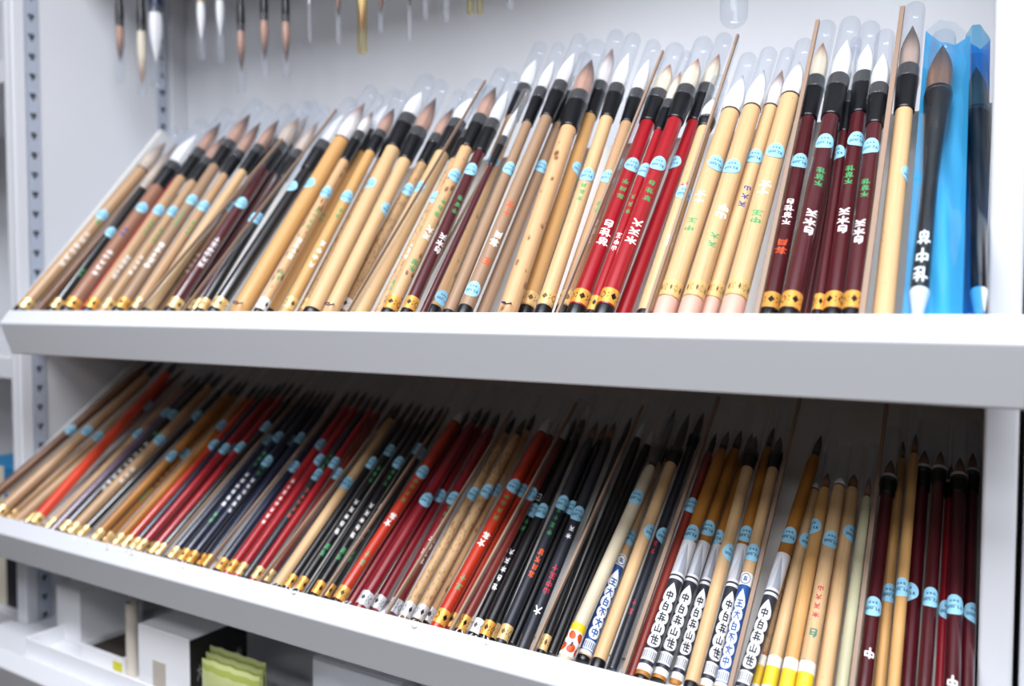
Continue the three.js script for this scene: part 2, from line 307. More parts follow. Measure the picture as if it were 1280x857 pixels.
function bristleGeo(r, y0, y1, code) {
  const L = y1 - y0, fat = 1.08, pts = [];
  const prof = [[0, 0.92], [0.12, 1.03], [0.28, fat], [0.45, 1.0], [0.6, 0.82], [0.74, 0.57], [0.86, 0.31], [0.94, 0.14], [1, 0.02]];
  for (const [t, k] of prof) pts.push([r * k, y0 + L * t]);
  const g = lathe(pts, 24), p = g.attributes.position, col = new Float32Array(p.count * 3), [b, t, s] = BRISTLE[code];
  const c0 = new THREE.Color(b), c1 = new THREE.Color(t), c = new THREE.Color(), strand = Array.from({ length: 25 }, () => rr(0.86, 1.06)); strand[24] = strand[0];
  for (let i = 0; i < p.count; i++) {
    const y = (p.getY(i) - y0) / L, j = Math.floor(i / prof.length) % 25;
    c.copy(c0).lerp(c1, Math.min(1, Math.max(0, (y - s + 0.25) / 0.4))).multiplyScalar(strand[j]);
    col.set([c.r, c.g, c.b], i * 3);
    const w = 1 + 0.05 * Math.sin(j * 2.4 + y * 3); p.setX(i, p.getX(i) * w); p.setZ(i, p.getZ(i) * w);
  }
  g.setAttribute('color', new THREE.BufferAttribute(col, 3)); g.computeVertexNormals(); return g;
}
function capGeo(r, y0, y1) {
  const pts = [[r * 0.99, y0 + 0.0002], [r * 1.06, y0], [r * 1.065, y0 + 0.0010], [r * 1.02, y0 + 0.0016], [r, y0 + 0.0022]];
  pts.push([r * 0.99, y1 - r]);
  for (let i = 1; i <= 5; i++) { const a = i / 5 * Math.PI / 2; pts.push([r * 0.99 * Math.cos(a), y1 - r + r * 0.9 * Math.sin(a)]); }
  return lathe(pts, 18);
}
function loopGeo(r, s = 1) {       // drooping thread loop tied to the foot
  const c = new THREE.CatmullRomCurve3([V(-r * 0.25, 0.001, r * 0.5), V(-0.0035 * s, -0.003, r + 0.0025), V(-0.004 * s, -0.006, r + 0.006), V(0, -0.0085, r + 0.008), V(0.0036 * s, -0.006, r + 0.006), V(0.003 * s, -0.0028, r + 0.0025), V(r * 0.2, 0.001, r * 0.5)]);
  return new THREE.TubeGeometry(c, 24, 0.00055, 6);
}

// ------------------------------------------------------------------ the two rows of brushes
// [foot x, tip x, tip y, collar foot y, bristle foot y, width px, kind, bristle, behind?, sticker y, text, band, foot, options]
const UPPER = [
  [28, 208, 177, 212, 212, 15, 'tan', 'K', 0, 271, 'w6@.5:4.5,g3@.66:4', 'gp', 'k', 'w2'],
  [48, 226, 178, 226, 214, 8, 'brown', 'K', 1, 0, '', '', ''],
  [58, 214, 196, 240, 232, 7, 'tan', 'K', 1, 0, '', '', ''],
  [66, 222, 178, 238, 237, 11, 'black', 'K', 0, 292, 'g2@.3:4', 'gp', 'k'],
  [86, 246, 168, 235, 206, 16, 'pinkb', 'W', 0, 263, 'w5@.42:4.5,b2@.6:4', 'go', 'k'],
  [104, 262, 166, 226, 206, 8, 'red', 'B', 1, 0, '', '', ''],
  [111, 276, 153, 223, 189, 13, 'tan', 'B', 0, 265, 'w5@.36:5,g3@.62:4', 'go', 'k'],
  [130, 282, 169, 228, 200, 11, 'tan', 'B', 1, 266, 'w4@.4:4,g3@.6:4', 'gp', ''],
  [149, 313, 142, 209, 179, 14, 'grey', 'B', 0, 253, 'w5@.4:5,g3@.62:4', 'go', 'k'],
  [168, 326, 152, 220, 191, 12, 'tan', 'B', 0, 260, 'g3@.6:4', 'gp', 'k'],
  [184, 349, 149, 215, 184, 12, 'pale', 'B', 0, 0, '', '', 'k'],
  [200, 358, 160, 222, 196, 12, 'grey', 'B', 1, 261, 'w4@.4:4', '', ''],
  [214, 374, 146, 213, 180, 15, 'maroon', 'K', 0, 257, 'w6@.45:5', 'gp', 'k'],
  [233, 385, 144, 215, 182, 12, 'maroon', 'K', 0, 0, '', 'gp', 'k'],
  [242, 392, 156, 225, 195, 8, 'maroon', 'K', 1, 274, '', 'gp', ''],
  [250, 398, 151, 224, 190, 11, 'black', 'K', 0, 275, '', 'gp', 'k'],
  [269, 430, 143, 214, 180, 16, 'black', 'W', 0, 238, '', 'gp', 'k', 's-1'],
  [300, 456, 128, 176, 176, 21, 'gold', 'P', -1, 236, '', '', 'v', 's-1'],
  [324, 466, 139, 202, 167, 12, 'spot', 'P', 0, 243, 'w4@.42:5,g4@.62:4,g2@.22:4', 'wh', 'k'],
  [337, 485, 131, 192, 167, 16, 'gold', 'W', 0, 0, 'g2@.55:4', '', 'k'],
  [358, 493, 135, 192, 167, 14, 'gold', 'B', 0, 249, 'w4@.4:4.5,g2@.6:4', 'gp', ''],
  [377, 503, 146, 200, 176, 10, 'mott', 'K', 1, 0, '', 'gp', ''],
  [391, 527, 115, 188, 148, 20, 'pale', 'W', -1, 236, '', '', 'k', 's-1'],
  [413, 545, 122, 202, 164, 17, 'pale', 'B', 0, 262, '', '', 'v', 's1'],
  [426, 567, 134, 206, 171, 14, 'mott', 'B', 0, 240, '', 'wh', ''],
  [450, 590, 122, 194, 155, 20, 'pale', 'W', -1, 240, '', '', '', 's-1'],
  [474, 604, 128, 201, 166, 13, 'mott', 'W', 1, 250, 'w3@.42:5,g3@.6:4,g2@.2:5', '', ''],
  [486, 620, 108, 187, 148, 17, 'spot', 'B', 0, 223, 'w2@.45:6,g3@.62:4.5,g2@.26:5', 'go', 'k'],
  [509, 635, 113, 192, 153, 15, 'maroon', 'W', 0, 216, 'w3@.42:6,g3@.66:4.5', 'go', 'k'],
  [529, 648, 134, 208, 172, 8, 'maroon', 'W', 1, 0, '', '', ''],
  [541, 670, 74, 149, 110, 18, 'spot', 'W', -1, 206, '', '', 'K', 'f1'],
  [561, 692, 76, 156, 113, 14, 'grey', 'W', 0, 214, '', '', 'k'],
  [580, 718, 66, 149, 106, 17, 'grey', 'W', 0, 366, 'w2@.33:6,o2@.48:6,o1@.2:6', '', 'K'],
  [603, 725, 88, 157, 119, 15, 'grey', 'W', 1, 212, '', '', ''],
  [634, 740, 74, 163, 120, 22, 'spot', 'B', 0, 0, '', '', 'v'],
  [656, 766, 60, 147, 107, 19, 'gold', 'P', 0, 213, '', 'gp', 'K', 's1'],
  [678, 786, 66, 150, 110, 18, 'pale', 'W', 0, 224, 'g3@.58:4', 'gp', 'K'],
  [702, 811, 74, 156, 116, 17, 'tan', 'W', 0, 226, 'g2@.5:4', 'gp', 'K'],
  [719, 838, 80, 156, 118, 21, 'red', 'C', -1, 212, 'w3@.39:6.5,g3@.62:4.5', 'go', 'K'],
  [739, 851, 89, 165, 128, 14, 'red', 'C', 1, 216, 'w3@.37:5,g3@.58:4.5', 'go', 'k'],
  [754, 873, 73, 153, 113, 21, 'red', 'C', -1, 211, 'w3@.39:6.5,g3@.6:4.5', 'go', 'K'],
  [779, 899, 67, 155, 110, 19, 'red', 'C', -1, 209, '', '', '', 's-1'],
  [806, 893, 122, 162, 150, 18, 'pale', 'S', 1, 246, 'r1@.62:9,w2@.35:5', '', 'k'],
  [830, 929, 94, 142, 142, 25, 'pale', 'S', 0, 211, 'w2@.5:5,g2@.36:4.5', 'gq', 'p'],
  [861, 955, 87, 137, 137, 24, 'pale', 'S', 0, 216, 'w2@.42:6,g2@.28:4.5', 'gq', 'p'],
  [885, 978, 87, 136, 136, 21, 'pale', 'P', 1, 202, 'b3@.52:4.5', 'gq', 'p'],
  [914, 1000, 77, 123, 123, 26, 'pale', 'S', 0, 197, 'w2@.5:5.5,g2@.36:5', 'gq', 'p'],
  [961, 1029, 53, 151, 101, 22, 'maroon', 'C', 0, 208, 'w4@.5:5,o2@.3:6', 'go', 'k'],
  [986, 1059, 50, 149, 99, 22, 'maroon', 'W', -1, 184, 'w3@.44:6.5,g3@.66:5', 'go', 'k'],
  [1006, 1064, 86, 170, 130, 15, 'maroon', 'W', 1, 0, '', '', ''],
  [1022, 1067, 74, 167, 118, 16, 'maroon', 'W', 1, 194, '', 'go', 'k', 's-1'],
  [1041, 1085, 55, 146, 96, 22, 'maroon', 'W', -1, 181, 'w3@.44:6.5,g3@.66:5', 'go', 'k'],
  [1064, 1104, 67, 159, 110, 20, 'maroon', 'W', 0, 189, 'w3@.41:6.5,g3@.63:5', 'go', 'k'],
  [1104, 1141, 32, 141, 87, 23, 'pale', 'G', 0, 221, '', '', '', 's2'],
];
const LOWER = [
  [-30, 196, 446, 462, 462, 10, 'brown', 'D', 0, 538, '', 'gp', ''],
  [-6, 205, 452, 470, 470, 12, 'tan', 'D', 0, 540, '', 'gp', ''],
  [8, 218, 460, 478, 478, 9, 'tan', 'D', 0, 546, '', 'gp', ''],
  [20, 226, 466, 484, 484, 9, 'tan', 'D', 1, 503, '', '', ''],
  [32, 232, 460, 476, 476, 8, 'crimson', 'D', 1, 507, '', 'gp', ''],
  [40, 222, 452, 466, 466, 12, 'vorange', 'D', -1, 0, '', 'gp', 'k', 'l'],
  [58, 246, 466, 484, 484, 8, 'tan', 'D', 0, 543, '', 'gp', ''],
  [66, 254, 468, 486, 486, 9, 'mauve', 'D', 0, 517, '', '', ''],
  [76, 270, 462, 480, 480, 11, 'black', 'D', 0, 520, 'w9@.55:4,g1@.62:4', 'gp', 'k'],
  [86, 280, 466, 484, 484, 11, 'tan', 'D', 0, 551, 'w3@.4:4', 'gp', 'k'],
  [98, 296, 468, 486, 486, 8, 'black', 'D', 0, 520, '', 'gp', '', 'l'],
  [116, 304, 474, 494, 494, 9, 'must', 'D', 0, 571, '', 'gp', '', 'l'],
  [127, 312, 474, 494, 494, 11, 'must', 'D', 0, 567, 'k4@.45:4,g2@.3:4', 'gp', '', 'l'],
  [142, 326, 478, 498, 498, 9, 'must', 'D', 0, 533, '', 'gp', '', 'l'],
  [153, 336, 478, 498, 498, 9, 'orange', 'D', 0, 557, '', 'gp', '', 'l'],
  [163, 342, 480, 500, 500, 8, 'navy', 'D', 0, 0, '', 'gp', '', 'l'],
  [171, 352, 478, 498, 498, 8, 'red', 'D', 0, 562, '', 'gp', 'k', 'l'],
  [179, 360, 476, 496, 496, 8, 'red', 'D', 0, 561, '', 'gp', 'k', 'l'],
  [187, 370, 476, 496, 496, 8, 'red', 'D', 0, 560, '', 'gp', 'k'],
  [195, 380, 478, 498, 498, 9, 'black', 'D', 0, 535, '', 'gp', 'k', 'l'],
  [211, 388, 486, 506, 506, 9, 'navy', 'D', 0, 551, '', 'gp', 'k', 'l'],
  [224, 396, 486, 506, 506, 10, 'navy', 'D', 0, 548, 'w6@.5:4,g2@.26:4,g3@.64:4', 'go', 'k', 'l'],
  [234, 404, 488, 508, 508, 9, 'navy', 'D', 0, 578, 'w6@.48:4,g3@.6:4', 'go', 'k', 'l'],
  [245, 412, 488, 508, 508, 9, 'navy', 'D', 0, 552, '', 'go', 'k', 'l'],
  [254, 420, 488, 508, 508, 9, 'navy', 'D', 0, 549, '', 'go', 'k'],
  [271, 438, 488, 508, 508, 10, 'navy', 'D', 0, 585, '', 'go', 'k'],
  [284, 450, 486, 506, 506, 10, 'red', 'D', 0, 557, 'w8@.5:3.6', 'go', ''],
  [296, 460, 488, 508, 508, 9, 'red', 'D', 0, 576, '', 'gp', ''],
  [306, 468, 492, 512, 512, 9, 'dgrey', 'D', 0, 595, 'w1@.55:5,o5@.47:4,g4@.68:4', '', 'k'],
  [316, 478, 492, 512, 512, 9, 'red', 'D', 0, 580, '', 'gp', ''],
  [331, 488, 494, 514, 514, 9, 'redbr', 'D', 0, 594, '', 'gp', ''],
  [339, 498, 500, 520, 520, 6, 'dgrey', 'D', 1, 0, '', '', 'k'],
  [346, 504, 502, 524, 524, 13, 'pale', 'D', -1, 606, '', '', 'k', 'l'],
  [357, 518, 500, 520, 520, 9, 'black', 'D', 0, 580, '', 'go', 'k', 'l'],
  [371, 528, 502, 522, 522, 10, 'black', 'D', 0, 565, 'w5@.46:4.5,g2@.22:5,g3@.66:4', 'go', 'k', 'l'],
  [383, 534, 508, 526, 526, 6, 'black', 'D', 1, 0, '', '', ''],
  [392, 544, 506, 526, 526, 10, 'black', 'D', 0, 580, 'w5@.46:4.5,g2@.22:5,g3@.66:4', 'go', 'k', 'l'],
  [406, 556, 506, 526, 526, 9, 'black', 'D', 0, 563, 'w5@.46:4.5,g2@.22:5', 'go', 'k'],
  [415, 562, 508, 528, 528, 7, 'black', 'D', 1, 568, '', '', ''],
  [421, 578, 514, 528, 528, 14, 'orange', 'W', -1, 592, 'w2@.42:5.5,g2@.22:4.5,g4@.62:4', 'go', 'k'],
  [437, 588, 512, 532, 532, 11, 'crimson', 'D', 0, 0, '', '', '', 'l'],
  [450, 604, 508, 530, 530, 15, 'crimson', 'D', -1, 627, '', 'si', ''],
  [467, 614, 510, 532, 532, 13, 'crimson', 'D', 0, 622, '', 'si', ''],
  [488, 626, 514, 536, 536, 15, 'crimson', 'D', 0, 626, 'w4@.35:5,g3@.52:4', 'si', ''],
  [504, 645, 520, 542, 542, 13, 'mott', 'D', 0, 619, '', 'si', '', 'l'],
  [520, 658, 522, 544, 544, 12, 'mott', 'D', 0, 616, '', 'si', 'k', 'l'],
  [530, 670, 516, 538, 538, 12, 'spot', 'D', 0, 614, '', 'si', 'k'],
  [546, 688, 522, 542, 542, 16, 'orange', 'W', -1, 610, 'w2@.42:5.5,g2@.22:4.5,g4@.62:4', 'go', ''],
  [559, 698, 526, 546, 546, 12, 'orange', 'W', 0, 615, '', 'go', ''],
  [573, 712, 528, 550, 550, 12, 'redbr', 'W', 0, 620, '', 'go', 'k', 'l'],
  [591, 722, 520, 546, 546, 12, 'black', 'D', 0, 640, 'w5@.36:4.5,g3@.55:4,q1@.64:7', 'wh', 'k', 'l'],
  [604, 732, 522, 546, 546, 12, 'black', 'D', 0, 641, '', 'go', 'k', 'l'],
  [613, 738, 505, 527, 527, 10, 'black', 'W', 0, 592, '', 'gp', 'k'],
  [626, 748, 526, 550, 550, 14, 'dgrey', 'Y', 0, 631, 'o4@.4:5,g4@.6:4', 'gp', ''],
  [639, 760, 528, 552, 552, 13, 'black', 'Y', 0, 637, '', '', ''],
  [653, 770, 526, 550, 550, 15, 'dgrey', 'Y', 0, 645, 'r4@.34:5,w1@.16:6,w2@.52:4', '', ''],
  [676, 790, 520, 546, 546, 10, 'black', 'D', 0, 0, '', 'gp', ''],
  [688, 806, 526, 549, 549, 13, 'black', 'W', 0, 0, '', '', ''],
  [698, 818, 536, 558, 558, 13, 'black', 'W', 1, 0, '', '', ''],
  [706, 826, 556, 583, 583, 17, 'pgrey', 'D', -1, 625, '', 'koi', ''],
  [727, 845, 510, 579, 560, 16, 'pale', 'D', -1, 674, '', 'blue', 'K'],
  [746, 863, 514, 581, 562, 16, 'pale', 'D', -1, 666, '', '', 'K', 's1'],
  [764, 880, 514, 560, 545, 13, 'dgrey', 'D', 0, 670, 'r2@.5:4,r2@.25:4', '', '', 's1'],
  [789, 896, 540, 566, 566, 13, 'redbr', 'D', 1, 634, '', '', ''],
  [802, 911, 538, 562, 562, 17, 'must', 'D', -1, 670, '', 'mk', 'k'],
  [822, 927, 537, 562, 562, 17, 'must', 'D', -1, 664, '', 'mk', 'k'],
  [843, 941, 540, 564, 564, 15, 'must', 'D', 1, 675, '', 'mk', '', 's-1'],
  [862, 945, 544, 586, 566, 16, 'pale', 'D', -1, 692, '', '', 'K', 's1'],
  [880, 968, 533, 560, 560, 16, 'must', 'D', 0, 671, '', 'mk', 'k'],
  [898, 976, 545, 587, 567, 15, 'pale', 'D', 0, 694, '', 'blue', 'K'],
  [922, 1027, 543, 570, 570, 17, 'must', 'D', -1, 673, '', 'mk', 'k'],
  [938, 1012, 590, 612, 612, 9, 'mott', 'D', 1, 0, 'r1@.2:4', 'yel', ''],
  [955, 1020, 603, 613, 613, 17, 'pale', 'W', 0, 678, '', 'yel', '', 's1'],
  [977, 1035, 590, 610, 610, 17, 'gold', 'Y', 0, 662, '', 'yel', '', 's-1'],
  [998, 1051, 597, 608, 608, 18, 'pale', 'W', -1, 678, 'r4@.5:4,d1@.32:6,d1@.2:6', 'yel', ''],
  [1023, 1068, 592, 610, 610, 20, 'pale', 'Y', 0, 669, '', 'wh', '', 's1'],
  [1046, 1087, 595, 621, 621, 14, 'pgreen', 'Y', 0, 0, '', '', ''],
  [1073, 1114, 574, 620, 598, 18, 'dcrim', 'Y', 0, 762, 'w1@.28:7', '', '', 'r'],
  [1094, 1129, 550, 573, 573, 14, 'gold', 'Y', 0, 744, '', '', ''],
  [1111, 1145, 541, 567, 567, 14, 'gold', 'Y', 0, 737, '', '', ''],
  [1129, 1156, 562, 614, 586, 18, 'dcrim', 'Y', 0, 744, '', '', '', 'r,s-1'],
  [1150, 1176, 563, 606, 587, 16, 'dcrim', 'Y', 0, 750, '', '', '', 'r'],
  [1171, 1189, 580, 625, 604, 11, 'crimson', 'Y', 1, 764, '', '', '', 'r,s1'],
  [1187, 1200, 571, 618, 596, 18, 'dcrim', 'Y', 0, 760, 'w1@.24:7', '', '', 'r'],
  [1206, 1216, 565, 616, 590, 16, 'dcrim', 'Y', 0, 768, '', '', '', 'r,s1'],
];
const ROWS = [
  { list: UPPER, y0: 0, ang: 51.2 * Math.PI / 180, lip: (x) => x < 640 ? 387 + 5 * (x / 640) : 392 + 0.5 * (x - 640) / 590, where: 'upper shelf', capOver: 0.026 },
  { list: LOWER, y0: -SPACING, ang: 38.6 * Math.PI / 180, lip: (x) => 646.3 + 0.2512 * x, where: 'lower shelf', capOver: 0.034 },
];
const DIVIDERS = [
  [ROWS[0], [[168, 352, 172, 2], [226, 420, 135, 1], [432, 606, 99, 1], [510, 660, 112, 9], [695, 828, 62, 2], [807, 922, 42, 2], [945, 1022, 24, 3], [1077, 1128, 7, 3.4]]],
  [ROWS[1], [[197, 372, 495, 2], [253, 423, 500, 2], [322, 470, 536, 2], [399, 560, 508, 2], [481, 640, 512, 2.2], [562, 720, 502, 2.2], [664, 803, 505, 2.4], [778, 898, 494, 3], [908, 1000, 496, 3], [1058, 1108, 504, 3]]],
];
function segDist(a0, a1, b0, b1) {
  const u = a1.clone().sub(a0), v = b1.clone().sub(b0), w = a0.clone().sub(b0), a = u.dot(u), b = u.dot(v), c = v.dot(v), d = u.dot(w), e = v.dot(w), D = a * c - b * b;
  let s = D < 1e-12 ? 0 : Math.min(1, Math.max(0, (b * e - c * d) / D)), t = (b * s + e) / c; t = Math.min(1, Math.max(0, t)); s = Math.min(1, Math.max(0, (b * t - d) / a));
  return w.addScaledVector(u, s).addScaledVector(v, -t).length();
}
const deckOf = (row) => row.y0 + 0.0036;
for (const row of ROWS) {
  const dir = V(0, Math.sin(row.ang), -Math.cos(row.ang)), n = V(0, Math.cos(row.ang), Math.sin(row.ang));
  row.n = n; row.dir = dir; row.maxOff = 0;
  const solve = (b, off, shrink = 1) => {                                         // put one brush on the plane that lies `off` behind the front one
    const [bx, tx, ty, yc, yf, w] = b, by = row.lip(bx);
    const dep = depthOf(onZ(bx, by, LIPZ - 0.006)), r = 0.5 * w * dep / F * (row.y0 ? (w < 13 ? 1.24 : 1.12) : 1.15) * shrink;
    const c = n.dot(V(0, row.y0 + LIPY, LIPZ - 0.0058)) - r - off;
    const B = onPlane(bx, by, n, c), T = onPlane(tx, ty, n, c), ax = T.clone().sub(B), L = ax.length(); ax.normalize();
    const at = (py) => { let lo = 0, hi = L * 1.5; for (let i = 0; i < 40; i++) { const m = (lo + hi) / 2; if (pixY(B.clone().addScaledVector(ax, m)) > py) lo = m; else hi = m; } return lo; };
    const low = B.clone().addScaledVector(n, -r * 1.05), fr = B.clone().addScaledVector(n, r * 1.05);
    const foot = Math.max(0, Math.min((low.y - deckOf(row) - 0.0002) / ax.y, (LIPZ - 0.0022 - fr.z) / -ax.z));
    const hs = at(yc), cs = yc === yf ? hs : at(yf);
    const collar = cs - hs > 0.002 ? 1.26 : 1.0;
    const rc = r * collar * (collar > 1 ? 1.1 : 1.06), capEnd = L + row.capOver;
    return { B, T, ax, L, r, foot, hs, cs, st: b[9] ? at(b[9]) : 0, rc, capEnd, P0: B.clone().addScaledVector(ax, -foot), P1: B.clone().addScaledVector(ax, hs), P2: B.clone().addScaledVector(ax, capEnd), collar, off };
  };
  const placed = [];
  row.bars = DIVIDERS.find((d) => d[0] === row)[1].map(([bx, tx, ty, wmm]) => {
    const back = wmm === 9 ? 0.014 : -0.0015, w = (wmm === 9 ? 1 : wmm) * 0.001, cc = n.dot(V(0, row.y0 + LIPY, LIPZ)) - 0.004 - back;
    const B = onPlane(bx, row.lip(bx), n, cc), T = onPlane(tx, ty, n, cc), z = n.clone(), d = (p, q) => p.clone().addScaledVector(z, q);
    const S0 = d(B, -0.0052), S1 = d(T, -0.0052), m = B.clone().lerp(T, 0.999);
    placed.push({ i: -1, P0: d(B, -0.002), P1: d(m, -0.002), P2: d(T, -0.002), r: w / 2 + 0.0006, rc: 0.001 }, { i: -1, P0: S0, P1: S0.clone().lerp(S1, 0.999), P2: S1, r: 0.0012, rc: 0.001 });
    return { B, T, w, bx };
  });
  const order = row.list.map((b, i) => i).sort((a, b) => row.list[a][8] - row.list[b][8] || a - b);
  for (const i of order) {
    const b = row.list[i]; let best = null, bestGap = -1;
    for (const shrink of [1, 0.94, 0.88, 0.82]) for (let off = b[8] > 0 ? 0.004 : 0; off <= 0.0241; off += 0.0012) {
      if (bestGap > 0.0006) break;
      const s = solve(b, off, shrink); let gap = 1;
      for (const q of placed) {
        gap = Math.min(gap, segDist(s.P0, s.P1, q.P0, q.P1) - s.r - q.r, segDist(s.P1, s.P2, q.P1, q.P2) - s.rc - q.rc, segDist(s.P0, s.P1, q.P1, q.P2) - s.r - q.rc, segDist(s.P1, s.P2, q.P0, q.P1) - s.rc - q.r);
      }
      if (gap > bestGap) { bestGap = gap; best = s; }
    }
    best.i = i; best.gap = bestGap; placed.push(best); row.maxOff = Math.max(row.maxOff, best.off + 2 * best.rc + 0.001);
  }
  row.placed = placed.filter((p) => p.i >= 0).sort((a, b) => a.i - b.i);
}
console.log('overlaps', ROWS.map((r) => r.placed.filter((p) => p.gap < -0.001).length), 'offsets', ROWS.map((r) => r.maxOff.toFixed(3)));

// inclined display boards
for (const row of ROWS) {
  const c = row.n.dot(V(0, row.y0 + LIPY, LIPZ - 0.0058)) - row.maxOff;
  const zAt = (y) => (c - row.n.y * y) / row.n.z, yTop = row.y0 ? Math.min(-0.012, (c - row.n.z * (BACK + 0.030)) / row.n.y) : 0.165, yBot = row.y0 + 0.005;
  const s = new THREE.Shape(), th = 0.006;
  s.moveTo(-zAt(yBot), yBot); s.lineTo(-zAt(yTop), yTop); s.lineTo(-zAt(yTop) + th / Math.sin(row.ang) * (row.y0 ? 0.1 : 1), yTop); s.lineTo(-zAt(yBot) + th / Math.sin(row.ang), yBot); s.closePath();
  const x0 = row.y0 ? XL + 0.0052 : -1.003, x1 = XR - 0.0015;
  const g = new THREE.ExtrudeGeometry(s, { depth: x1 - x0, bevelEnabled: false }); g.rotateY(Math.PI / 2); g.translate(x0, 0, 0);
  single('display_board', g, M.board, row.y0 ? 'sloping white display board under the lower row of brushes' : 'sloping white display board under the upper row of brushes', 'board');
  const cf = row.n.dot(V(0, row.y0 + LIPY, LIPZ)) - 0.010, Lr = ((row.y0 ? yTop : 0.262) - yBot) / Math.sin(row.ang), rw = row.y0 ? 0.005 : 0.009, hgt = row.maxOff - 0.0105;
  const rg = thing('end_rail', row.y0 ? 'white rail closing the far end of the lower brush row' : 'white rail closing the far end of the upper brush row', 'rail', V(x0 + 0.0004, yBot + 0.0045, (cf - row.n.y * (yBot + 0.0045)) / row.n.z));
  rg.quaternion.setFromRotationMatrix(new THREE.Matrix4().makeBasis(V(1, 0, 0), row.dir, row.n));
  const yS = hgt / Math.tan(row.ang) + 0.012;
  mesh('rail', rboxAt(0, rw, yS, Lr - 0.006, -hgt, 0, 0.001), M.board, rg); mesh('rail_foot', rboxAt(0, rw, 0.0095, yS, -0.006, 0, 0.001), M.board, rg);
}

